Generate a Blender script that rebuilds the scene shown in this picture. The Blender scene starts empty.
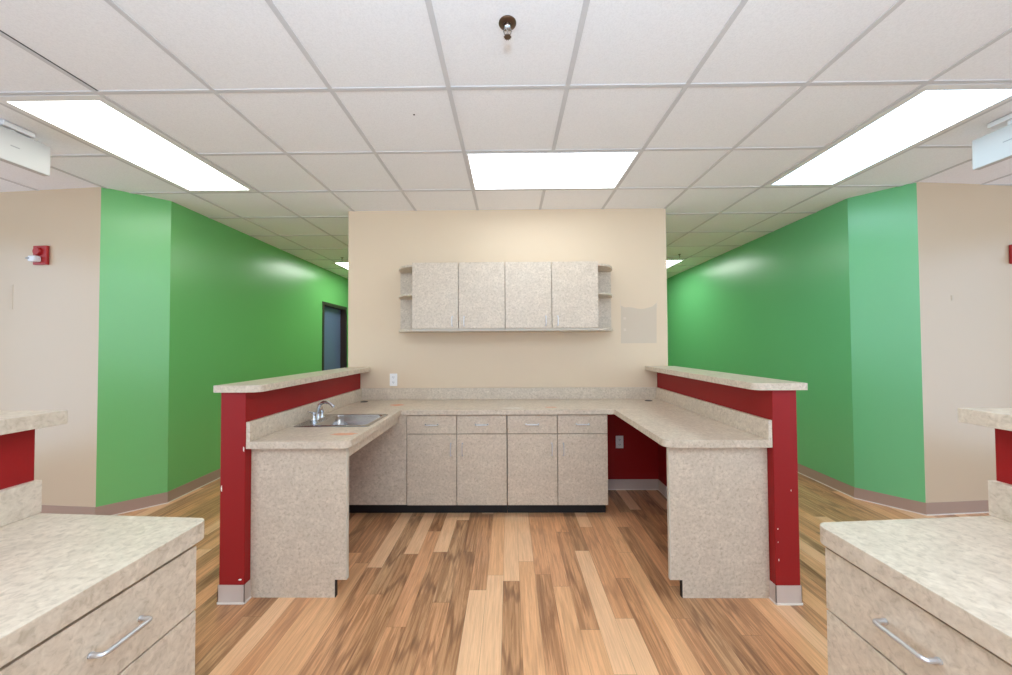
import bpy, bmesh, math, random
from mathutils import Vector, Matrix
from mathutils.geometry import tessellate_polygon
random.seed(7)
S = bpy.context.scene
COL = S.collection
PI = math.pi

# ------------------------------------------------------------------ camera, world, exposure
CAM_H = 1.40
CEIL = 2.7234
def make_camera():
    f, p, y, r = 360.1, .0202, .0097, -.0055
    cp, sp, cy, sy, cr, sr = math.cos(p), math.sin(p), math.cos(y), math.sin(y), math.cos(r), math.sin(r)
    Rz = Matrix(((cy, sy, 0), (-sy, cy, 0), (0, 0, 1)))
    Rx = Matrix(((1, 0, 0), (0, cp, sp), (0, -sp, cp)))
    Rr = Matrix(((cr, 0, sr), (0, 1, 0), (-sr, 0, cr)))
    R = Rr @ Rx @ Rz                       # rows: right, forward, up
    M = Matrix((R[0], R[2], -R[1])).transposed().to_4x4()
    M.translation = (0, 0, CAM_H)
    cd = bpy.data.cameras.new('camera'); cd.sensor_width = 36; cd.lens = f / 1012 * 36; cd.clip_start = .05
    c = bpy.data.objects.new('camera', cd); COL.objects.link(c); c.matrix_world = M
    S.camera = c
make_camera()
w = bpy.data.worlds.new('world'); S.world = w; w.use_nodes = True
w.node_tree.nodes['Background'].inputs[0].default_value = (.74, .93, 1.16, 1)
w.node_tree.nodes['Background'].inputs[1].default_value = 1.75
S.view_settings.view_transform = 'Standard'
S.view_settings.look = 'None'
S.view_settings.gamma = 1
S.view_settings.exposure = 0.42
S.view_settings.use_curve_mapping = False
S.cycles.diffuse_bounces = 8
S.cycles.max_bounces = 12
S.cycles.glossy_bounces = 4
LAMP = 3.6                                  # radiance of the ceiling light lenses
def area(name, loc, rot, sx, sy, power=1., col=(1, 1, 1), portal=False):
    l = bpy.data.lights.new(name, 'AREA'); l.shape = 'RECTANGLE'; l.size = sx; l.size_y = sy; l.energy = power; l.color = col
    if portal: l.cycles.is_portal = True
    o = bpy.data.objects.new(name, l); COL.objects.link(o); o.location = loc; o.rotation_euler = rot
# unseen flash added behind the camera, aimed up to brighten the ceiling
area('added_bounce_flash', (0, -.75, 1.75), (PI, 0, 0), .5, .5, 80, (.68, .92, 1.18))
# daylight from the sky comes in through unseen windows added behind and beside the viewer (portals only guide its sampling)
area('added_window_portal_back', (0, -2.51, 1.35), (PI / 2, 0, 0), 10.0, 2.3, portal=True)
area('added_window_portal_left', (-5.51, .2, 1.35), (PI / 2, 0, -PI / 2), 4.6, 2.3, portal=True)
area('added_window_portal_right', (5.51, .2, 1.35), (PI / 2, 0, PI / 2), 4.6, 2.3, portal=True)

# ------------------------------------------------------------------ materials
def srgb(r, g, b):
    f = lambda c: (c / 255 / 12.92) if c / 255 <= .04045 else ((c / 255 + .055) / 1.055) ** 2.4
    return (f(r), f(g), f(b), 1)

def mat(name, col=(.5, .5, .5, 1), rough=.5, metal=0., spec=.5):
    m = bpy.data.materials.new(name); m.use_nodes = True
    b = m.node_tree.nodes['Principled BSDF']
    b.inputs['Base Color'].default_value = col
    b.inputs['Roughness'].default_value = rough
    b.inputs['Metallic'].default_value = metal
    b.inputs['Specular IOR Level'].default_value = spec
    return m

def N(m, t, **k):
    n = m.node_tree.nodes.new(t)
    for a, v in k.items(): setattr(n, a, v)
    return n
def L(m, a, b): m.node_tree.links.new(a, b)
def ramp(m, fac, stops, interp='LINEAR'):
    r = N(m, 'ShaderNodeValToRGB'); e = r.color_ramp; e.interpolation = interp
    while len(e.elements) > 1: e.elements.remove(e.elements[-1])
    e.elements[0].position, e.elements[0].color = stops[0]
    for p, c in stops[1:]:
        x = e.elements.new(p); x.color = c
    L(m, fac, r.inputs[0]); return r.outputs[0]
def math_n(m, op, a, b=None):
    n = N(m, 'ShaderNodeMath', operation=op)
    for i, v in enumerate((a, b)):
        if v is None: continue
        if isinstance(v, (int, float)): n.inputs[i].default_value = v
        else: L(m, v, n.inputs[i])
    return n.outputs[0]
def noise(m, vec, scale, detail=3, rough=.5, dist=0.):
    n = N(m, 'ShaderNodeTexNoise'); n.inputs['Scale'].default_value = scale
    n.inputs['Detail'].default_value = detail; n.inputs['Roughness'].default_value = rough
    n.inputs['Distortion'].default_value = dist
    L(m, vec, n.inputs['Vector']); return n.outputs[0]
def mixc(m, fac, a, b, mode='MIX'):
    n = N(m, 'ShaderNodeMix', data_type='RGBA', blend_type=mode)
    for s, v in ((n.inputs[0], fac), (n.inputs[6], a), (n.inputs[7], b)):
        if isinstance(v, (int, float, tuple)): s.default_value = v
        else: L(m, v, s)
    return n.outputs[2]
def bump(m, h, strength, dist=.002):
    n = N(m, 'ShaderNodeBump'); n.inputs['Strength'].default_value = strength; n.inputs['Distance'].default_value = dist
    L(m, h, n.inputs['Height']); L(m, n.outputs[0], m.node_tree.nodes['Principled BSDF'].inputs['Normal'])
def base(m): return m.node_tree.nodes['Principled BSDF']

def laminate(name, light, mid, dark, rough=.34):
    m = mat(name, rough=rough)
    tc = N(m, 'ShaderNodeTexCoord').outputs['Object']
    a = noise(m, tc, 60, 4, .6, .6)
    c1 = ramp(m, a, [(.30, dark), (.48, mid), (.70, light)])
    b = noise(m, tc, 13, 4, .65, .8)
    f = ramp(m, b, [(.38, (0, 0, 0, 1)), (.62, (1, 1, 1, 1))])
    c2 = mixc(m, f, mixc(m, .38, c1, dark), c1)
    L(m, c2, base(m).inputs['Base Color'])
    return m
LAM = laminate('speckled grey beige laminate', srgb(220, 205, 184), srgb(206, 189, 167), srgb(180, 163, 141))

def paint(name, col, rough=.4, amt=.05, spec=.5):
    m = mat(name, col, rough, spec=spec)
    tc = N(m, 'ShaderNodeTexCoord').outputs['Object']
    v = noise(m, tc, 1.3, 3, .5)
    dark = tuple(c * (1 - amt) for c in col[:3]) + (1,)
    L(m, mixc(m, v, dark, col), base(m).inputs['Base Color'])
    bump(m, noise(m, tc, 260, 2, .5), .06, .001)
    return m
BEIGE = paint('beige wall paint', srgb(202, 180, 150), .32, .05, .7)
GREEN_COOL_LIGHT = paint('green wall paint tinted by cool light', srgb(108, 190, 126), .3, .04, .8)  # same green, with the cool light on the right put into its colour
BEIGE_MID = paint('warm beige wall paint', srgb(220, 198, 168), .5, .05, .35)
GREEN = paint('green wall paint', srgb(112, 188, 108), .3, .04, .8)
RED = paint('red wall paint', srgb(148, 22, 22), .5, .05, .3)
PATCH = paint('bare plaster patch', srgb(204, 186, 162), .6)
VINYL = paint('taupe vinyl cove base', srgb(170, 143, 126), .5)
VINYL_L = paint('light grey vinyl cove base', srgb(202, 184, 170), .4)
CAULK = mat('pale caulk line', srgb(232, 222, 210), .5)
BLACK = mat('black toe kick vinyl', srgb(24, 22, 22), .5)
DARK = mat('dark shadow gap', srgb(60, 56, 54), .8)
BRONZE = mat('dark brown door frame paint', srgb(50, 36, 32), .4)
BLUE = paint('blue grey door paint', srgb(104, 118, 160), .4)
WHITE = mat('white plastic', srgb(238, 237, 234), .35)
SLOT = mat('grey socket slots', srgb(150, 150, 148), .5)
CHROME = mat('chrome', srgb(215, 217, 220), .08, 1)
NICKEL = mat('satin nickel', srgb(214, 214, 216), .38, .9)
BRASS = mat('aged sprinkler metal', srgb(120, 104, 92), .35, 1)
REDP = mat('red alarm plastic', srgb(168, 26, 28), .35)
LENSW = mat('clear strobe lens', srgb(225, 228, 232), .15)
ORANGE = mat('orange residue', srgb(220, 162, 130), .7)
PALE = mat('white residue', srgb(240, 236, 226), .6)
SIGNW = mat('off white sign plastic', srgb(190, 188, 184), .45)
FRAMEW = mat('white painted steel', srgb(226, 225, 222), .45)
LAMEDGE = mat('laminate edge band', srgb(196, 186, 168), .4)

STEEL = mat('brushed stainless steel', srgb(176, 176, 178), .24, 1)
tc = N(STEEL, 'ShaderNodeTexCoord').outputs['Object']
mp = N(STEEL, 'ShaderNodeMapping'); mp.inputs['Scale'].default_value = (4, 200, 4); L(STEEL, tc, mp.inputs[0])
bump(STEEL, noise(STEEL, mp.outputs[0], 3, 2), .08, .001)

def tile_mat():
    m = mat('white ceiling board', srgb(226, 226, 226), .85, spec=.2)
    tc = N(m, 'ShaderNodeTexCoord').outputs['Object']
    a = noise(m, tc, 150, 3, .7)
    b = noise(m, tc, 1.1, 2, .5)
    c = ramp(m, a, [(.3, srgb(232, 232, 232)), (.6, srgb(243, 243, 243))])
    L(m, mixc(m, math_n(m, 'MULTIPLY', b, .22), c, srgb(225, 224, 222)), base(m).inputs['Base Color'])
    bump(m, noise(m, tc, 420, 2, .6), .12, .001)
    return m
TILE = tile_mat()
GRID = mat('white ceiling grid steel', srgb(206, 205, 204), .9, spec=.1)

def lamp_mat(name, col, k=1.):
    m = bpy.data.materials.new(name); m.use_nodes = True
    b = base(m); b.inputs['Base Color'].default_value = (.8, .8, .8, 1)
    b.inputs['Emission Color'].default_value = col + (1,)
    b.inputs['Emission Strength'].default_value = LAMP * k
    return m
LAMP_WARM = lamp_mat('warm white lamp lens', (.94, .99, .94))
LAMP_MID = lamp_mat('white lamp lens', (.88, .98, 1.08), 1.05)
LAMP_COOL = lamp_mat('cool white lamp lens', (.70, .98, 1.20))
LAMP_HALL = lamp_mat('hallway lamp lens', (.94, 1., .92), 2.0)

def wood_floor():
    m = mat('wood strip floor', rough=.3)
    geo = N(m, 'ShaderNodeTexCoord').outputs['Object']
    sx = N(m, 'ShaderNodeSeparateXYZ'); L(m, geo, sx.inputs[0])
    X, Y = sx.outputs[0], sx.outputs[1]
    WID, LEN = .096, .92
    xs = math_n(m, 'DIVIDE', math_n(m, 'ADD', X, .045), WID)
    col = math_n(m, 'FLOOR', xs)
    wn = N(m, 'ShaderNodeTexWhiteNoise', noise_dimensions='1D'); L(m, col, wn.inputs['W'])
    ys = math_n(m, 'ADD', math_n(m, 'DIVIDE', Y, LEN), math_n(m, 'MULTIPLY', wn.outputs[0], 9.7))
    row = math_n(m, 'FLOOR', ys)
    cv = N(m, 'ShaderNodeCombineXYZ'); L(m, col, cv.inputs[0]); L(m, row, cv.inputs[1])
    wr = N(m, 'ShaderNodeTexWhiteNoise', noise_dimensions='3D'); L(m, cv.outputs[0], wr.inputs['Vector'])
    rnd, rcol = wr.outputs[0], wr.outputs[1]
    plank = ramp(m, rnd, [(0, srgb(240, 192, 146)), (.2, srgb(234, 178, 128)), (.38, srgb(214, 158, 112)), (.58, srgb(200, 150, 106)),
                          (.76, srgb(226, 166, 118)), (.9, srgb(206, 160, 116))], 'CONSTANT')
    # grain, stretched along the strip and different in each strip
    off = N(m, 'ShaderNodeVectorMath', operation='SCALE'); L(m, rcol, off.inputs[0]); off.inputs['Scale'].default_value = 37
    add = N(m, 'ShaderNodeVectorMath', operation='ADD'); L(m, geo, add.inputs[0]); L(m, off.outputs[0], add.inputs[1])
    mp = N(m, 'ShaderNodeMapping'); mp.inputs['Scale'].default_value = (30, 1.5, 1); L(m, add.outputs[0], mp.inputs[0])
    g1 = noise(m, mp.outputs[0], 1.7, 6, .68, .9)
    mp2 = N(m, 'ShaderNodeMapping'); mp2.inputs['Scale'].default_value = (60, 2.2, 1); L(m, add.outputs[0], mp2.inputs[0])
    g2 = noise(m, mp2.outputs[0], 2.2, 4, .6, .4)
    mp3 = N(m, 'ShaderNodeMapping'); mp3.inputs['Scale'].default_value = (11, .55, 1); L(m, add.outputs[0], mp3.inputs[0])
    wv = N(m, 'ShaderNodeTexWave', wave_type='RINGS'); wv.inputs['Scale'].default_value = 1.4; wv.inputs['Distortion'].default_value = 5
    wv.inputs['Detail'].default_value = 2; L(m, mp3.outputs[0], wv.inputs['Vector'])
    # how strongly figured each strip is
    fig = ramp(m, rnd, [(0, (.12,) * 3 + (1,)), (.2, (.3,) * 3 + (1,)), (.38, (.85,) * 3 + (1,)), (.58, (1, 1, 1, 1)), (.76, (.45,) * 3 + (1,)), (.9, (1, 1, 1, 1))], 'CONSTANT')
    streak = ramp(m, g1, [(.42, (0, 0, 0, 1)), (.56, (1, 1, 1, 1))])
    ring = ramp(m, wv.outputs[1], [(.0, (1, 1, 1, 1)), (.16, (0, 0, 0, 1))])
    c = mixc(m, math_n(m, 'MULTIPLY', streak, math_n(m, 'MULTIPLY', fig, .62)), plank, srgb(136, 90, 56))
    c = mixc(m, math_n(m, 'MULTIPLY', ring, math_n(m, 'MULTIPLY', fig, .5)), c, srgb(104, 66, 44))
    fine = ramp(m, g2, [(.38, (.86, .84, .82, 1)), (.6, (1.04, 1.04, 1.04, 1))])
    c = mixc(m, .8, c, fine, 'MULTIPLY')
    # joints
    fx = math_n(m, 'ABSOLUTE', math_n(m, 'SUBTRACT', math_n(m, 'FRACT', xs), .5))
    fy = math_n(m, 'ABSOLUTE', math_n(m, 'SUBTRACT', math_n(m, 'FRACT', ys), .5))
    j = math_n(m, 'MAXIMUM', math_n(m, 'GREATER_THAN', fx, .5 - .0009 / WID), math_n(m, 'GREATER_THAN', fy, .5 - .0011 / LEN))
    c = mixc(m, math_n(m, 'MULTIPLY', j, .45), c, srgb(84, 56, 42))
    L(m, c, base(m).inputs['Base Color'])
    r = ramp(m, g2, [(.3, (.34,) * 3 + (1,)), (.7, (.27,) * 3 + (1,))]); L(m, r, base(m).inputs['Roughness'])
    return m
FLOOR = wood_floor()

# ------------------------------------------------------------------ mesh helpers (all shapes are given in the thing's own frame)
def box(bm, x0, x1, y0, y1, z0, z1, mi=0):
    v = [bm.verts.new((x, y, z)) for z in (z0, z1) for y in (y0, y1) for x in (x0, x1)]
    fs = [(0, 2, 3, 1), (4, 5, 7, 6), (0, 1, 5, 4), (2, 6, 7, 3), (0, 4, 6, 2), (1, 3, 7, 5)]
    for f in fs:
        q = bm.faces.new([v[i] for i in f]); q.material_index = mi
def prism(bm, outline, z0, z1, holes=(), mi=0):
    loops = [list(outline)] + [list(h) for h in holes]
    flat = [p for l in loops for p in l]
    tris = tessellate_polygon([[Vector((p[0], p[1], 0)) for p in l] for l in loops])
    lo = [bm.verts.new((p[0], p[1], z0)) for p in flat]; hi = [bm.verts.new((p[0], p[1], z1)) for p in flat]
    for t in tris:
        for vs in ([hi[i] for i in t], [lo[i] for i in reversed(t)]):
            bm.faces.new(vs).material_index = mi
    k = 0
    for l in loops:
        n = len(l)
        for i in range(n):
            a, b = k + i, k + (i + 1) % n
            bm.faces.new((lo[a], lo[b], hi[b], hi[a])).material_index = mi
        k += n
def poly(cx, cy, r, a0, a1, n):
    return [(cx + r * math.cos(math.radians(a0 + (a1 - a0) * i / n)), cy + r * math.sin(math.radians(a0 + (a1 - a0) * i / n))) for i in range(n + 1)]
def rrect(x0, x1, y0, y1, r, n=6):
    return poly(x1 - r, y0 + r, r, -90, 0, n) + poly(x1 - r, y1 - r, r, 0, 90, n) + poly(x0 + r, y1 - r, r, 90, 180, n) + poly(x0 + r, y0 + r, r, 180, 270, n)
def loft(bm, loops, close_first=False, close_last=False, mi=0):
    rings = [[bm.verts.new(p) for p in l] for l in loops]
    n = len(rings[0])
    for a, b in zip(rings, rings[1:]):
        for i in range(n):
            bm.faces.new((a[i], a[(i + 1) % n], b[(i + 1) % n], b[i])).material_index = mi
    if close_first: bm.faces.new(list(reversed(rings[0]))).material_index = mi
    if close_last: bm.faces.new(rings[-1]).material_index = mi
def lathe(bm, prof, c=(0, 0, 0), axis='Z', n=28, mi=0):
    loops = []
    for r, h in prof:
        l = []
        for i in range(n):
            a = 2 * PI * i / n; u, v = r * math.cos(a), r * math.sin(a)
            p = {'Z': (u, v, h), 'Y': (u, h, -v), 'X': (h, u, v)}[axis]
            l.append((c[0] + p[0], c[1] + p[1], c[2] + p[2]))
        loops.append(l)
    loft(bm, loops, True, True, mi)
def tube(bm, pts, r, n=12, mi=0):
    pts = [Vector(p) for p in pts]; rs = r if isinstance(r, (list, tuple)) else [r] * len(pts)
    rs = (list(rs) + [rs[-1]] * len(pts))[:len(pts)]
    loops = []; up = None
    for i, p in enumerate(pts):
        d = (pts[min(i + 1, len(pts) - 1)] - pts[max(i - 1, 0)]).normalized()
        if up is None:
            up = d.cross(Vector((0, 0, 1)) if abs(d.z) < .9 else Vector((1, 0, 0))).normalized()
        up = (up - d * up.dot(d)).normalized(); s = d.cross(up)
        loops.append([tuple(p + rs[i] * (math.cos(2 * PI * k / n) * up + math.sin(2 * PI * k / n) * s)) for k in range(n)])
    loft(bm, loops, True, True, mi)
def soft_path(pts, r, n=5):
    out = [Vector(pts[0])]
    for a, b, c in zip(pts, pts[1:], pts[2:]):
        a, b, c = Vector(a), Vector(b), Vector(c)
        p, q = b + (a - b).normalized() * r, b + (c - b).normalized() * r
        for i in range(n + 1):
            t = i / n; out.append((1 - t) ** 2 * p + 2 * t * (1 - t) * b + t * t * q)
    out.append(Vector(pts[-1])); return out

def obj(name, bm, m, parent=None, bevel=0., smooth=False, loc=None):
    bmesh.ops.recalc_face_normals(bm, faces=bm.faces[:])
    me = bpy.data.meshes.new(name); bm.to_mesh(me); bm.free()
    for x in (m if isinstance(m, (list, tuple)) else [m]): me.materials.append(x)
    if smooth:
        me.polygons.foreach_set('use_smooth', [True] * len(me.polygons))
        try: me.set_sharp_from_angle(angle=math.radians(42))
        except Exception: pass
    o = bpy.data.objects.new(name, me); COL.objects.link(o)
    if parent is not None: o.parent = parent
    if loc: o.location = loc
    if bevel:
        b = o.modifiers.new('bevel', 'BEVEL'); b.width = bevel; b.segments = 2; b.limit_method = 'ANGLE'; b.angle_limit = math.radians(50)
    return o
def B(*boxes):
    bm = bmesh.new()
    for b in boxes: box(bm, *b)
    return bm
def tag(o, label, cat, group=None):
    o['label'] = label; o['category'] = cat
    if group: o['group'] = group
    return o
def thing(name, label, cat, loc=(0, 0, 0), rz=0., group=None):
    o = bpy.data.objects.new(name, None); COL.objects.link(o); o.empty_display_size = .1
    o.location = loc; o.rotation_euler = (0, 0, rz)
    return tag(o, label, cat, group)
def struct(name, bm, m, parent=None, bevel=0., smooth=False):
    o = obj(name, bm, m, parent, bevel, smooth); o['kind'] = 'structure'; return o
def dup(o, parent=None):
    c = o.copy(); COL.objects.link(c); c.parent = parent
    for ch in [x for x in list(COL.objects) if x.parent == o]: dup(ch, c)
    return c

# ------------------------------------------------------------------ setting
WY = 3.505                                       # face of the middle wall
XL, XR = -1.577, 1.532                           # its ends
struct('floor', B((-5.6, 5.6, -2.6, 7.5, -.1, 0)), FLOOR)
ceil = struct('ceiling', B((-5.6, 5.6, -2.6, 7.5, CEIL, CEIL + .1)), TILE)
T = .6096; GX0, GY0 = -.305, 1.825
LIGHTS = [  # grid column, row, columns, rows, lens, label
    (-4, 0, 1, 2, LAMP_WARM, 'long recessed ceiling light over the aisle beside the fire alarm wall at left'),
    (0, 1, 2, 1, LAMP_MID, 'recessed ceiling light in front of the wall cabinets, turned crosswise'),
    (4, 0, 1, 2, LAMP_COOL, 'long recessed ceiling light over the aisle on the right beside the pale green wall corner'),
    (-4.14, 6.25, 1, 2, LAMP_HALL, 'far ceiling light in the corridor near the dark framed door'),
    (4.08, 6.25, 1, 2, LAMP_HALL, 'far ceiling light in the right corridor, half hidden by the middle wall'),
]
HIDDEN = [(-4, -5, 1, 2, LAMP_WARM), (4, -5, 1, 2, LAMP_COOL), (0, -3, 2, 1, LAMP_MID), (-2, 4.5, 1, 2, LAMP_HALL), (2, 4.5, 1, 2, LAMP_HALL)]  # unseen lamps, added to brighten the foreground and the corridors
rects = [(GX0 + c * T, GX0 + (c + w_) * T, GY0 + r * T, GY0 + (r + d) * T) for c, r, w_, d, *_ in LIGHTS + HIDDEN]
bm = bmesh.new()                                  # T-bars: cut out where a light sits
hw = .012
def spans(lo, hi, cuts):
    cuts = sorted(c for c in cuts if c[1] > lo and c[0] < hi); out = []; p = lo
    for a, b in cuts:
        if a > p: out.append((p, a))
        p = max(p, b)
    if p < hi: out.append((p, hi))
    return out
for i in range(-9, 11):
    x = GX0 + i * T
    if abs(x) > 5.6: continue
    for a, b in spans(-3.6, 7.4, [(r[2], r[3]) for r in rects if r[0] < x - .02 and r[1] > x + .02]): box(bm, x - hw, x + hw, a, b, CEIL - .004, CEIL + .001)
for j in range(-8, 10):
    y = GY0 + j * T
    for a, b in spans(-5.6, 5.6, [(r[0] + .01, r[1] - .01) for r in rects if r[2] < y - .02 and r[3] > y + .02]): box(bm, a, b, y - hw, y + hw, CEIL - .0038, CEIL + .001)
obj('ceiling_grid', bm, GRID, ceil)
gx = GX0 - 3 * T
obj('open_gap', B((gx + hw, gx + hw + .007, GY0 - 2.4, GY0 - .01, CEIL - .0015, CEIL + .001)), DARK, ceil)
obj('tile_hole', B((-.545, -.535, 2.03, 2.04, CEIL - .001, CEIL + .001)), DARK, ceil)

def wall_slab(bm, A, Bp, z0, z1, t, mi=0):
    """upright slab whose visible face runs from A to Bp, the slab lying to the left of that direction"""
    A, Bp = Vector(A), Vector(Bp); d = (Bp - A).normalized(); n = Vector((-d.y, d.x)) * t
    prism(bm, [tuple(A), tuple(Bp), tuple(Bp + n), tuple(A + n)], z0, z1, mi=mi)
def cove(name, pts, m, side=-1, h=.1):
    """vinyl base along a path, standing out to the right (side -1) of the direction of travel"""
    bm = bmesh.new()
    for A, Bp in zip(pts, pts[1:]):
        A, Bp = Vector(A), Vector(Bp); d = (Bp - A).normalized(); n = Vector((-d.y, d.x)) * side
        e = d * .004
        def bar(t0, t1, z0, z1, mi):
            prism(bm, [tuple(A - e + n * t0), tuple(Bp + e + n * t0), tuple(Bp + e + n * t1), tuple(A - e + n * t1)], z0, z1, mi=mi)
        bar(.0005, .004, .008, h, 0); bar(.0005, .009, .0005, .008, 1)
    return struct(name, bm, [m, CAULK])

A0, C1, C2 = (-5.5, 3.10), (-3.37, 2.92), (-3.07, 3.22)
D0, D1, E1 = (-3.172, 6.07), (-3.206, 7.05), (-3.21, 7.30)
bm = bmesh.new(); wall_slab(bm, A0, C1, 0, CEIL, .08); struct('wall_front_left', bm, BEIGE)
bm = bmesh.new(); wall_slab(bm, C1, C2, 0, CEIL, .06); struct('wall_corner_left', bm, GREEN)
bm = bmesh.new(); wall_slab(bm, C2, D0, 0, CEIL, .14); wall_slab(bm, D0, D1, 2.15, CEIL, .14); wall_slab(bm, D1, E1, 0, CEIL, .14)
struct('wall_left', bm, GREEN)
R0, K1, K2, F1 = (5.5, 3.17), (3.365, 2.978), (3.10, 3.30), (3.205, 7.30)
bm = bmesh.new(); wall_slab(bm, K1, R0, 0, CEIL, .08); struct('wall_front_right', bm, BEIGE)
bm = bmesh.new(); wall_slab(bm, K2, K1, 0, CEIL, .06); struct('wall_corner_right', bm, GREEN_COOL_LIGHT)
bm = bmesh.new(); wall_slab(bm, F1, K2, 0, CEIL, .10); struct('wall_right', bm, GREEN_COOL_LIGHT)
struct('wall_far', B((-3.4, 3.4, 7.30, 7.4, 0, CEIL)), GREEN)
struct('wall_back', B((-5.6, 5.6, -2.6, -2.5, 0, .2), (-5.6, 5.6, -2.6, -2.5, 2.5, CEIL), (-5.6, -5.0, -2.6, -2.5, .2, 2.5), (5.0, 5.6, -2.6, -2.5, .2, 2.5)), BEIGE)
for s_, nm in ((-1, 'left'), (1, 'right')):
    a, b = sorted((s_ * 5.5, s_ * 5.6))
    struct('wall_side_' + nm, B((a, b, -2.5, 3.3, 0, .2), (a, b, -2.5, 3.3, 2.5, CEIL), (a, b, -2.5, -2.1, .2, 2.5), (a, b, 2.5, 3.3, .2, 2.5)), BEIGE)
bm = bmesh.new()
for i in range(6): box(bm, -5.0 + 2 * i - .03, -5.0 + 2 * i + .03, -2.58, -2.53, .2, 2.5)
struct('added_window_1', bm, BRONZE)  # mullions of unseen windows, added to let in daylight fill
for s_, nm in ((-1, 'added_window_2'), (1, 'added_window_3')):
    a, b = sorted((s_ * 5.53, s_ * 5.58)); bm = bmesh.new()
    for i in range(4): box(bm, a, b, -2.1 + i * 4.6 / 3 - .03, -2.1 + i * 4.6 / 3 + .03, .2, 2.5)
    struct(nm, bm, BRONZE)
cove('baseboard_left', [A0, C1, C2, D0], VINYL)
cove('baseboard_right', [F1, K2, K1, R0], VINYL)

# middle wall: beige above the counter, red below it
bm = bmesh.new()
box(bm, XL, XR, WY, WY + .14, .86, CEIL, 0)
box(bm, XL, XR, WY, WY + .14, 0, .86, 1)
mid = struct('wall_middle', bm, [BEIGE_MID, RED])
bm = bmesh.new()
top = [(1.085 + i * (.345 / 9), 1.745 + .012 * math.sin(i * .9) + (.03 if i in (0, 9) else 0) + .012 * i / 9) for i in range(10)]
pts = [(1.080, 1.408), (1.425, 1.408)] + list(reversed(top))
a = [bm.verts.new((x, WY - .0012, z)) for x, z in pts]; b = [bm.verts.new((x, WY + .001, z)) for x, z in pts]
bm.faces.new(a); n = len(a)
for i in range(n): bm.faces.new((a[i], a[(i + 1) % n], b[(i + 1) % n], b[i]))
for x, z in ((1.12, 1.65), (1.12, 1.54)): box(bm, x - .012, x + .012, WY - .002, WY, z - .012, z + .012, 1)
box(bm, 1.077, 1.081, WY - .001, WY + .001, 1.75, 1.83, 1); box(bm, 1.432, 1.436, WY - .001, WY + .001, 1.75, 1.82, 1)
obj('bare_patch', bm, [PATCH, paint('faint wall mark', srgb(214, 196, 176))], mid)

# door in the left corridor wall
bm = bmesh.new()
u = (Vector(D1) - Vector(D0)).normalized(); nrm = Vector((-u.y, u.x))
def dslab(bm, s0, s1, t0, t1, z0, z1):
    P = Vector(D0)
    prism(bm, [tuple(P + u * s0 + nrm * t0), tuple(P + u * s1 + nrm * t0), tuple(P + u * s1 + nrm * t1), tuple(P + u * s0 + nrm * t1)], z0, z1)
LD = (Vector(D1) - Vector(D0)).length
dslab(bm, -.004, .05, -.012, .135, 0, 2.154); dslab(bm, LD - .05, LD + .004, -.012, .135, 0, 2.154); dslab(bm, .05, LD - .05, -.012, .135, 2.10, 2.154)
dr = struct('door_1', bm, BRONZE, None, .003)
bm = bmesh.new(); dslab(bm, .053, LD - .053, .095, .135, .008, 2.097); leaf = obj('door_leaf', bm, BLUE, dr, .002)
bm = bmesh.new()
P = Vector(D0) + u * (LD - .12) + nrm * .095
tube(bm, [(P.x, P.y, .93), (P.x - nrm.x * .05, P.y - nrm.y * .05, .93)], .011); tube(bm, [(P.x - nrm.x * .05, P.y - nrm.y * .05, .93), (P.x - nrm.x * .05 - u.x * .11, P.y - nrm.y * .05 - u.y * .11, .93)], .009)
obj('door_handle', bm, NICKEL, leaf, smooth=True)

# ------------------------------------------------------------------ low red walls, their ledges and bases
def low_wall(name, x0, x1, y0, y1, z1, chips=()):
    o = struct(name, B((x0, x1, y0, y1, 0, z1)), RED, bevel=.003)
    if chips:
        bm = bmesh.new()
        for cx, cz, w_, h_ in chips:
            n = 7; pts = [(cx + w_ * (.6 + .5 * random.random()) * math.cos(2 * PI * i / n), cz + h_ * (.6 + .5 * random.random()) * math.sin(2 * PI * i / n)) for i in range(n)]
            pts = [(min(max(x, x0 + .003), x1 - .003), z) for x, z in pts]
            a = [bm.verts.new((x, y0 - .0008, z)) for x, z in pts]; b = [bm.verts.new((x, y0 + .001, z)) for x, z in pts]
            bm.faces.new(a)
            for i in range(n): bm.faces.new((a[i], a[(i + 1) % n], b[(i + 1) % n], b[i]))
        obj('paint_chip', bm, PALE, o)
    return o
PLX0, PLX1, PRX0, PRX1, PY = -1.592, -1.454, 1.424, 1.555, 1.975
low_wall('wall_low_left', PLX0, PLX1, PY, WY - .001, 1.148, [(-1.463, .835, .005, .018), (-1.583, .62, .004, .022), (-1.476, .128, .012, .006)])
low_wall('wall_low_right', PRX0, PRX1, PY, WY - .001, 1.148, [(1.44, .40, .003, .004), (1.442, .235, .0025, .007), (1.515, .605, .0025, .006), (1.44, .33, .002, .002)])
cove('baseboard_low_left', [(PLX0, WY - .01), (PLX0, PY), (PLX1, PY), (PLX1, PY + .045)], VINYL_L)
cove('baseboard_low_right', [(PRX0, PY + .045), (PRX0, PY), (PRX1, PY), (PRX1, WY - .01)], VINYL_L)
cove('baseboard_knee_space', [(.80, WY), (PRX0, WY), (PRX0, PY + .08)], VINYL_L)

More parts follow.
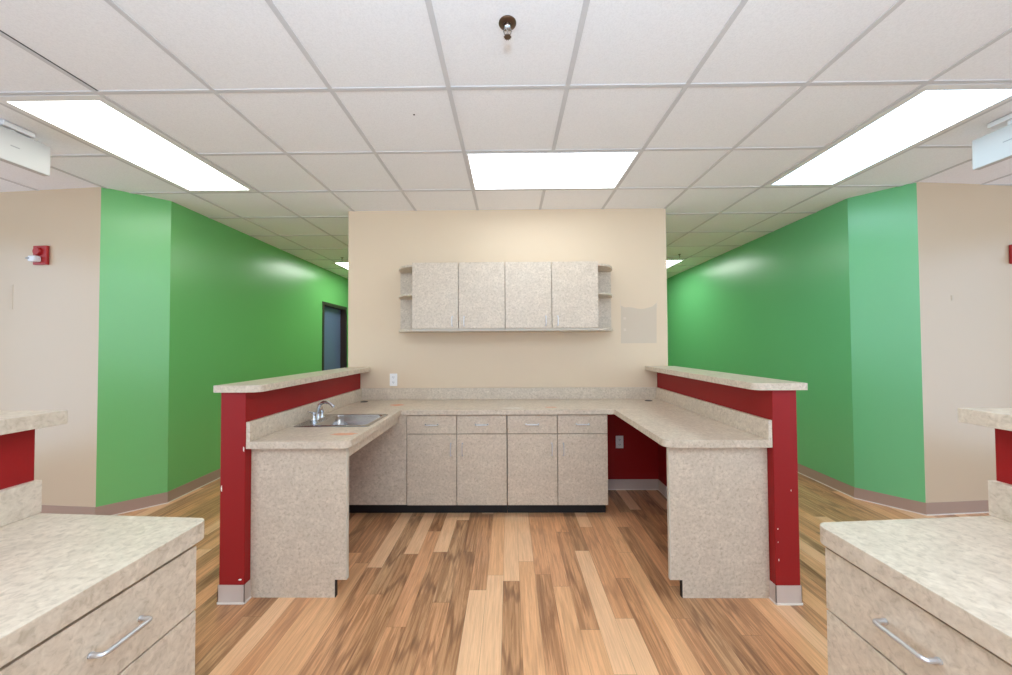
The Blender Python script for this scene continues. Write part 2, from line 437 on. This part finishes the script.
def ledge_obj(x0, x1, y0, y1, z0, z1, corner, label, r=.05, far=False):
    """bar ledge; corner = 'l' or 'r': which end corner towards the desk is rounded"""
    s = .006
    if not far:                                   # rounded near end (islands)
        o = (poly(x1 - r, y0 + r, r, -90, 0, 8) if corner == 'r' else [(x1, y0)]) + [(x1, y1), (x0, y1)] + (poly(x0 + r, y0 + r, r, 180, 270, 8) if corner == 'l' else [(x0, y0)])
    else:
        o = [(x0, y0), (x1, y0)] + [(x1, y1), (x0, y1)]
    cx, cy = (x0 + x1) / 2, (y0 + y1) / 2
    bm = bmesh.new(); prism(bm, [(a - cx, b - cy) for a, b in o], 0, z1 - z0)
    t = obj('bar_ledge', bm, LAM, None, .0025, loc=(cx, cy, z0))
    return tag(t, label, 'ledge')
ledge_obj(-1.610, -1.36, 1.945, WY - .002, 1.1485, 1.1865, 'r', 'speckled beige laminate ledge capping the low red wall behind the sink')
ledge_obj(1.31, 1.592, 1.945, WY - .002, 1.1485, 1.1865, 'l', 'speckled beige laminate ledge capping the low red wall opposite the sink, above the knee space')

# ------------------------------------------------------------------ handles
def pull(bm, cx, y, z, half, out=.028, r=.0042, vertical=False):
    """bar pull on a face looking towards -y"""
    if vertical: pts = [(cx, y, z - half), (cx, y - out, z - half), (cx, y - out, z + half), (cx, y, z + half)]
    else: pts = [(cx - half, y, z), (cx - half, y - out, z), (cx + half, y - out, z), (cx + half, y, z)]
    tube(bm, soft_path(pts, .011), r, 10)
    for p in (pts[0], pts[-1]): lathe(bm, [(.0065, -.004), (.006, -.0001)], (p[0], y, p[2]), 'Y', 14)

# ------------------------------------------------------------------ base cabinets
def base_cabinet(label, loc, rz, ztop=.834, zgap=.676, depth=.54, toe=.10, group=None, filler=0.):
    t = thing('base_cabinet', label, 'cabinet', loc, rz, group)
    W = .817
    f0 = -filler
    bm = bmesh.new(); box(bm, f0 + .001 if filler else .001, W - .001, .05, depth, toe + .002, ztop)
    obj('body', bm, LAM, t, .001)
    obj('toe_kick', B((f0 + .0005, W - .0005, .085, depth - .01, 0, toe + .001)), BLACK, t)
    if filler: obj('filler_panel', B((f0 + .001, -.003, .008, .0195, toe, ztop - .002)), LAM, t, .001)
    for k in range(2):
        x0, x1 = k * .4085 + .0028, (k + 1) * .4085 - .0028
        d = obj('drawer', B((x0, x1, 0, .0195, zgap + .0025, ztop - .008)), LAM, t, .0012)
        bm = bmesh.new(); pull(bm, (x0 + x1) / 2, 0, (zgap + ztop) / 2 - .002, .050, r=.0052); obj('handle', bm, NICKEL, d, smooth=True)
        d = obj('door', B((x0, x1, 0, .0195, toe, zgap - .0025)), LAM, t, .0012)
        bm = bmesh.new(); pull(bm, (x1 - .044) if k == 0 else (x0 + .044), 0, zgap - .125, .048, vertical=True); obj('handle', bm, NICKEL, d, smooth=True)
    return t
base_cabinet('speckled base cabinet with two drawers over two doors, beside the sink corner', (-.843, 2.945, 0), 0, filler=.61, group='base cabinets under the back counter')
base_cabinet('speckled base cabinet with two drawers over two doors, beside the red knee space', (-.0235, 2.945, 0), 0, group='base cabinets under the back counter')

# ------------------------------------------------------------------ U-shaped countertop with backsplashes
CT0, CT1 = .8345, .8745
t = thing('countertop', 'U-shaped speckled beige laminate countertop over the base cabinets, with raised splash and sink cutout', 'countertop', (0, 3.2, CT0))
iy, ix0, ix1, fy, r = 2.92, -.885, .842, 1.978, .05
ox0, ox1 = PLX1 + .0008, PRX0 - .0008
outline = [(ox0, fy)] + poly(ix0 - r, fy + r, r, -90, 0, 8) + [(ix0, iy), (ix1, iy)] + poly(ix1 + r, fy + r, r, 180, 270, 8) + [(ox1, fy), (ox1, WY - .001), (ox0, WY - .001)]
hole = list(reversed(rrect(-1.300, -.938, 2.352, 2.718, .05)))
sh = lambda pts: [(x, y - 3.2) for x, y in pts]
bm = bmesh.new(); prism(bm, sh(outline), 0, CT1 - CT0, [sh(hole)])
obj('worktop', bm, LAM, t, .002)
BS = .108; z0 = CT1 - CT0 + .0003
obj('backsplash', B((ox0, ox0 + .021, fy - 3.2, WY - 3.224, z0, z0 + BS)), LAM, t, .0015)
obj('backsplash', B((ox0, ox1, WY - 3.2 - .022, WY - 3.201, z0, z0 + BS)), LAM, t, .0015)
obj('backsplash', B((ox1 - .021, ox1, fy - 3.2, WY - 3.224, z0, z0 + BS)), LAM, t, .0015)
obj('apron', B((ix0 - .045, ix0 - .027, 2.046 - 3.2, 2.9525 - 3.2, -.062, -.0004)), LAM, t, .001)
for gx_ in (-1.36, 1.285):
    bm = bmesh.new(); lathe(bm, [(.001, z0 + .0035), (.030, z0 + .0035), (.034, z0 + .002), (.034, z0 - .0002)], (gx_, 3.36 - 3.2, 0)); obj('cable_grommet', bm, BLACK, t, smooth=True)

def end_panel(label, x0, x1, notch_side):
    t = thing('support_gable', label, 'panel', ((x0 + x1) / 2, 2.02, 0))
    w2 = (x1 - x0) / 2; nw, nh, th = .062, .098, .025
    s = notch_side
    P = [(-w2, 0), (w2 - nw, 0), (w2 - nw, nh), (w2, nh), (w2, CT0 - .001), (-w2, CT0 - .001)]
    P = [(s * x, z) for x, z in P]
    if s < 0: P.reverse()
    bm = bmesh.new()
    a = [bm.verts.new((x, 0, z)) for x, z in P]; b = [bm.verts.new((x, th, z)) for x, z in P]
    bm.faces.new(a); bm.faces.new(list(reversed(b)))
    for i in range(6): bm.faces.new((a[i], a[(i + 1) % 6], b[(i + 1) % 6], b[i]))
    obj('board', bm, LAM, t, .0008)
    e = s * w2
    obj('edge_band', B((min(e, e + s * .006), max(e, e + s * .006), 0, th, nh, CT0 - .001)), LAMEDGE, t, .0008)
    k = s * (w2 - nw)
    obj('black_strip', B((min(k, k + s * .004), max(k, k + s * .004), .002, th, 0, nh)), BLACK, t)
end_panel('speckled upright end panel carrying the sink side of the counter', -1.4530, -.918, 1)
end_panel('speckled upright end panel carrying the counter beside the knee space', .884, 1.4230, -1)

# ------------------------------------------------------------------ sink and faucet
SZ = CT1 + .0004
t = thing('sink', 'small rectangular stainless steel sink set in the counter', 'sink', (-1.165, 2.535, SZ))
def ring3(pts, z): return [(x + 1.165, y - 2.535, z) for x, y in pts]
bm = bmesh.new()
o1, o2 = rrect(-1.412, -.918, 2.325, 2.745, .03), rrect(-1.408, -.922, 2.329, 2.741, .028)
o3, o4 = rrect(-1.292, -.946, 2.360, 2.710, .045), rrect(-1.288, -.950, 2.364, 2.706, .043)
loft(bm, [ring3(o1, 0), ring3(o1, .002), ring3(o2, .0045), ring3(o3, .0045), ring3(o4, -.004)])
obj('rim', bm, STEEL, t, smooth=True)
bm = bmesh.new()
loft(bm, [ring3(o4, -.004), ring3(rrect(-1.284, -.954, 2.368, 2.702, .045), -.085), ring3(rrect(-1.27, -.968, 2.382, 2.688, .06), -.112), ring3(rrect(-1.23, -1.0, 2.42, 2.65, .05), -.118)], False, True)
o = obj('bowl', bm, STEEL, t, smooth=True); sm = o.modifiers.new('thickness', 'SOLIDIFY'); sm.thickness = .0015; sm.offset = 0
bm = bmesh.new(); lathe(bm, [(.042, -.1166), (.04, -.1145), (.03, -.1155), (.012, -.116), (.001, -.116)], (.045, 0, 0)); obj('drain', bm, CHROME, t, smooth=True)

FX = -1.352; FZ = SZ + .0048
t = thing('faucet', 'chrome two handle faucet standing on the steel sink', 'faucet', (FX, 2.535, FZ)); t.scale = (.9, .95, .92)
bm = bmesh.new(); prism(bm, rrect(-.026, .026, -.08, .08, .025), 0, .012); obj('base_plate', bm, CHROME, t, .003, True)
bm = bmesh.new(); lathe(bm, [(.019, .012), (.017, .02), (.0145, .035), (.0145, .05)])
tube(bm, soft_path([(0, 0, .045), (.004, -.002, .105), (.04, -.01, .135), (.10, -.02, .135), (.135, -.028, .105)], .03, 6), [.0135] * 8 + [.012] * 8 + [.0115] * 4, 14)
obj('spout', bm, CHROME, t, smooth=True)
for y in (-.055, .055):
    bm = bmesh.new(); lathe(bm, [(.018, .012), (.017, .025), (.0125, .034), (.0125, .05), (.016, .056), (.015, .066), (.006, .071)], (0, y, 0))
    sgn = -1 if y < 0 else 1
    tube(bm, [(0, y, .064), (-.012, y + sgn * .028, .074), (-.018, y + sgn * .05, .082)], [.0062, .005, .0042], 10)
    obj('handle', bm, CHROME, t, smooth=True)

# residue on the counter
def smear(cx, cy, rx, ry, m, label, seed):
    rr = random.Random(seed); n = 16; bm = bmesh.new()
    pts = [(rx * (.65 + .45 * rr.random()) * math.cos(2 * PI * i / n), ry * (.65 + .45 * rr.random()) * math.sin(2 * PI * i / n)) for i in range(n)]
    prism(bm, pts, 0, .0006)
    return tag(obj('tape_residue', bm, m, loc=(cx, cy, CT1 + .0005)), label, 'residue', 'tape residue on the countertop')
smear(-.985, 2.14, .085, .035, ORANGE, 'orange smudge on the counter between the sink and its near rounded corner', 1)
smear(-.99, 3.17, .065, .05, ORANGE, 'orange smudge in the inner counter corner beyond the sink', 2)
smear(.345, 3.03, .055, .02, ORANGE, 'faint orange smudge on the back counter above the last drawer', 3)
smear(.03, 3.0, .10, .014, PALE, 'thin whitish streak on the back counter near its middle', 4)

# ------------------------------------------------------------------ wall cabinets and open end shelves
CY0 = 3.175; WZ0, WZ1 = 1.535, 2.133
def wall_cabinet(label, x0, x1):
    t = thing('wall_cabinet', label, 'cabinet', ((x0 + x1) / 2, CY0, WZ0), group='wall cabinets over the back counter')
    w2 = (x1 - x0) / 2; h = WZ1 - WZ0; yb = WY - CY0 - .001
    obj('body', B((-w2 + .0006, w2 - .0006, .04, yb, .012, h - .012)), LAM, t, .001)
    obj('bottom_board', B((-w2, w2, .012, yb, -.012, .0115)), LAMEDGE, t, .001)
    for k in range(2):
        a, b = (-w2 + .002, -.0028) if k == 0 else (.0028, w2 - .002)
        d = obj('door', B((a, b, 0, .019, .012, h)), LAM, t, .0012)
        bm = bmesh.new(); pull(bm, (b - .052) if k == 0 else (a + .048), 0, .075, .040, vertical=True, r=.004); obj('handle', bm, NICKEL, d, smooth=True)
wall_cabinet('speckled beige two door wall cabinet, nearer the dark framed door', -.862, -.0375)
wall_cabinet('speckled beige two door wall cabinet, nearer the bare wall patch', -.0365, .787)
def end_shelf(label, x, s):
    t = thing('end_shelf', label, 'shelf', (x, CY0, WZ0), group='open rounded shelves at the ends of the wall cabinets')
    h = WZ1 - WZ0 - .012; W = .198; yb = WY - CY0 - .001; D = yb - .03
    def quarter(rx, ry):
        p = [(0, .03)] + [(rx * math.sin(math.radians(a)), yb - ry * math.cos(math.radians(a))) for a in range(0, 91, 9)] + [(0, yb)]
        p = [q for i, q in enumerate(p) if i == 0 or (abs(q[0] - p[i - 1][0]) + abs(q[1] - p[i - 1][1])) > 1e-4]
        return [(s * a, b) for a, b in p]
    obj('back_panel', B((min(s * .001, s * W), max(s * .001, s * W), yb - .012, yb, .012, h - .02)), LAM, t)
    for z in (-.012, h * .53, h - .02):
        bm = bmesh.new(); prism(bm, quarter(W, D), z, z + .024 if z < 0 else z + .02); obj('shelf_board', bm, LAM, t, .0015)
end_shelf('open rounded shelf at the end of the wall cabinets above the white outlet', -.8625, -1)
end_shelf('open rounded shelf at the end of the wall cabinets beside the bare wall patch', .7875, 1)

# ------------------------------------------------------------------ outlets
def outlet(label, x, z, m=WHITE):
    t = thing('wall_outlet', label, 'outlet', (x, WY - .0005, z))
    bm = bmesh.new(); box(bm, -.037, .037, -.006, 0, -.06, .06); obj('cover_plate', bm, m, t, .003)
    for k in (-1, 1):
        bm = bmesh.new(); c = k * .025
        pts = [(.017 * math.cos(2 * PI * i / 20), c + max(-.0135, min(.0135, .018 * math.sin(2 * PI * i / 20)))) for i in range(20)]
        a = [bm.verts.new((px, -.0075, pz)) for px, pz in pts]; b = [bm.verts.new((px, -.005, pz)) for px, pz in pts]
        bm.faces.new(a)
        for i in range(20): bm.faces.new((a[i], a[(i + 1) % 20], b[(i + 1) % 20], b[i]))
        s_ = obj('socket', bm, m, t)
        obj('slot', B((-.008, -.005, -.0082, -.0072, c - .003, c + .007), (.005, .008, -.0082, -.0072, c - .003, c + .006), (-.002, .002, -.0082, -.0072, c - .010, c - .006)), DARK, s_)
outlet('white wall outlet above the splash at the sink corner', -1.131, 1.066)
outlet('white wall outlet on the dark red wall in the knee space', 1.055, .457)

# ------------------------------------------------------------------ the two near desks
def desk(s, label_word, xin, zt, th, yend, xwall, yw, xledge, zl0, zl1, yl, xcab, ycab, zgap, label_cab):
    """s = -1 / +1: which side of the camera; heights from the floor"""
    Y1 = -.12
    o0 = xwall - s * .0008
    r = .03
    # low wall
    wn = 'wall_low_near_left' if s < 0 else 'wall_low_near_right'
    struct(wn, B((min(xwall, xwall + s * .126), max(xwall, xwall + s * .126), Y1, yw, 0, zl0 - .001)), RED, bevel=.003)
    x0, x1 = sorted((xledge, xledge + s * .262))
    cx, cy = (x0 + x1) / 2, (Y1 + yl) / 2
    bm = bmesh.new(); prism(bm, [(a - cx, b - cy) for a, b in ((x0, Y1), (x1, Y1), (x1, yl), (x0, yl))], 0, zl1 - zl0)
    tag(obj('bar_ledge', bm, LAM, None, .0025, loc=(cx, cy, zl0)), 'end of a speckled ledge above the desk ' + label_word, 'ledge')
    t = thing('desk_top', 'speckled desk top with short splash, ' + label_word, 'countertop', ((xin + xwall) / 2, (Y1 + yend) / 2, zt - th))
    bx, by = t.location.x, t.location.y
    if s < 0: o = [(o0, Y1), (xin, Y1)] + poly(xin - r, yend - r, r, 0, 90, 8) + [(o0, yw)]
    else: o = [(o0, yw)] + poly(xin + r, yend - r, r, 90, 180, 8) + [(xin, Y1), (o0, Y1)]
    bm = bmesh.new(); prism(bm, [(a - bx, b - by) for a, b in o], 0, th); obj('worktop', bm, LAM, t, .002)
    xs = sorted((o0, o0 - s * .021))
    obj('backsplash', B((xs[0] - bx, xs[1] - bx, Y1 - by, yw + .001 - by, th + .0003, th + .097)), LAM, t, .0015)
    if s < 0: base_cabinet(label_cab, (xcab, ycab - .817, 0), PI / 2, ztop=zt - th - .0006, zgap=zgap, depth=.52)
    else: base_cabinet(label_cab, (xcab, ycab, 0), -PI / 2, ztop=zt - th - .0006, zgap=zgap, depth=.50)
desk(-1, 'nearest the red fire alarm at left', -.862, .909, .050, 1.035, -1.415, 1.066, -1.36, 1.166, 1.206, 1.100, -.867, 1.0, .677,
     'near base cabinet with a bar pull drawer under the left desk top')
desk(1, 'near the right picture edge', .820, .916, .046, .992, 1.361, 1.031, 1.31, 1.167, 1.208, 1.072, .829, .972, .702,
     'near base cabinet with a bar pull drawer under the right desk top')

# ------------------------------------------------------------------ ceiling lights
def ceiling_light(c, r_, w_, d, lens, label, fw=.04):
    W, D = w_ * T - .026, d * T - .026
    x, y = GX0 + (c + w_ / 2) * T, GY0 + (r_ + d / 2) * T
    t = thing('ceiling_light', label, 'ceiling light', (x, y, CEIL), group='recessed ceiling lights')
    if w_ == 2: fw = .012
    bm = bmesh.new(); prism(bm, rrect(-W / 2, W / 2, -D / 2, D / 2, .001, 1), -.006, -.0002, [list(reversed(rrect(-W / 2 + fw, W / 2 - fw, -D / 2 + fw, D / 2 - fw, .001, 1)))])
    obj('frame', bm, FRAMEW, t)
    obj('lens', B((-W / 2 + fw, W / 2 - fw, -D / 2 + fw, D / 2 - fw, -.0045, -.0003)), lens, t)
for a in LIGHTS: ceiling_light(*a)
for a, lb in zip(HIDDEN, ('unseen long ceiling light added behind the viewer, over the aisle at left', 'unseen long ceiling light added behind the viewer, over the aisle at right',
                          'unseen crosswise ceiling light added behind the viewer, between the two near desks', 'unseen ceiling light added behind the middle wall, nearer the dark framed door',
                          'unseen ceiling light added behind the middle wall, farther from the dark framed door')): ceiling_light(*a, lb)

# ------------------------------------------------------------------ sprinklers
def sprinkler(label, x, y, near=False):
    t = thing('sprinkler', label, 'sprinkler', (x, y, CEIL), group='ceiling sprinklers')
    if not near: t.scale = (.6, .6, .8)
    bm = bmesh.new(); lathe(bm, [(.036, 0), (.036, -.003), (.030, -.008), (.018, -.009), (.014, -.005)]); obj('escutcheon', bm, BRASS, t, smooth=True)
    bm = bmesh.new(); lathe(bm, [(.013, -.004), (.013, -.016), (.009, -.02), (.008, -.028)])
    for s in (-1, 1): tube(bm, soft_path([(s * .007, 0, -.018), (s * .017, 0, -.032), (s * .014, 0, -.046), (0, 0, -.056)], .006, 4), .0024, 8)
    tube(bm, [(0, 0, -.026), (0, 0, -.054)], .0028, 8)
    obj('body', bm, CHROME if near else BRASS, t, smooth=True)
    bm = bmesh.new()
    n = 12; pts = []
    for i in range(n * 2):
        rr = .0165 if i % 2 else .0115
        pts.append((rr * math.cos(PI * i / n), rr * math.sin(PI * i / n)))
    prism(bm, pts, -.060, -.0575); lathe(bm, [(.006, -.0574), (.005, -.053)], n=14); obj('deflector', bm, BRASS, t)
sprinkler('metal sprinkler head on the ceiling tile nearest the viewer', -.001, 1.455, True)
sprinkler('tiny dark sprinkler head on the ceiling before the corridor light above the dark framed door', -2.507, 5.36)
sprinkler('tiny dark sprinkler head on the ceiling of the corridor opposite the one with the door', 2.519, 5.32)

# ------------------------------------------------------------------ white ceiling signs
def sign(label, x, y0, y1, z0, z1):
    t = thing('ceiling_sign', label, 'sign', (x, (y0 + y1) / 2, CEIL), group='white box signs hung under the ceiling')
    h = (y1 - y0) / 2
    obj('housing', B((-.022, .022, -h, h, z0 - CEIL, z1 - CEIL)), SIGNW, t, .004)
    obj('canopy', B((-.032, .032, -h * .35, h * .5, -.034, -.0045)), FRAMEW, t, .004)
    bm = bmesh.new(); tube(bm, [(0, 0, -.033), (0, 0, z1 - CEIL + .001)], .012, 12); obj('stem', bm, FRAMEW, t)
    s = 1 if x < 0 else -1
    obj('indicator', B((min(s * .0215, s * .023), max(s * .0215, s * .023), -.02, .02, (z0 + z1) / 2 - CEIL + .0, (z0 + z1) / 2 - CEIL + .006)), SLOT, t)
sign('blank white box sign hung under the ceiling beside the left edge of the picture', -2.95, 1.92, 2.252, 2.492, 2.682)
sign('blank white box sign hung under the ceiling beside the right edge of the picture', 2.93, 1.94, 2.265, 2.478, 2.664)

# ------------------------------------------------------------------ fire alarms on the beige walls
def on_line(A, Bp, x):
    t_ = (x - A[0]) / (Bp[0] - A[0]); return A[1] + t_ * (Bp[1] - A[1])
def alarm(label, A, Bp, x, z):
    y = on_line(A, Bp, x); ang = math.atan2(Bp[1] - A[1], Bp[0] - A[0])
    t = thing('fire_alarm', label, 'fire alarm', (x, y, z), ang, group='red fire alarm strobes')
    obj('back_plate', B((-.065, .065, -.022, -.0005, -.08, .08)), REDP, t, .005)
    bm = bmesh.new(); lathe(bm, [(.034, -.0215), (.034, -.035), (.03, -.04), (.001, -.04)], (-.01, 0, .03), 'Y'); obj('horn', bm, REDP, t, smooth=True)
    bm = bmesh.new(); box(bm, -.045, .025, -.07, -.0215, -.062, -.012); obj('strobe_lens', bm, LENSW, t, .012)
    obj('strobe_reflector', B((-.05, -.02, -.074, -.0695, -.042, -.03)), SLOT, t, .001)
alarm('red fire alarm strobe with a white lens on the beige wall', A0, C1, -3.905, 2.168)
alarm('sliver of a red fire alarm strobe at the right picture edge', K1, R0, 4.262, 2.135)
# scuff marks on the beige walls
for A, Bp, x, z0, z1, w_, par in ((A0, C1, -4.2, 1.72, 1.93, .014, 'wall_front_left'), (K1, R0, 3.66, 1.745, 1.79, .010, 'wall_front_right')):
    y = on_line(A, Bp, x); obj('scuff_mark', B((x - w_, x + w_, y - .003, y + .012, z0, z1)), PATCH, bpy.data.objects[par])
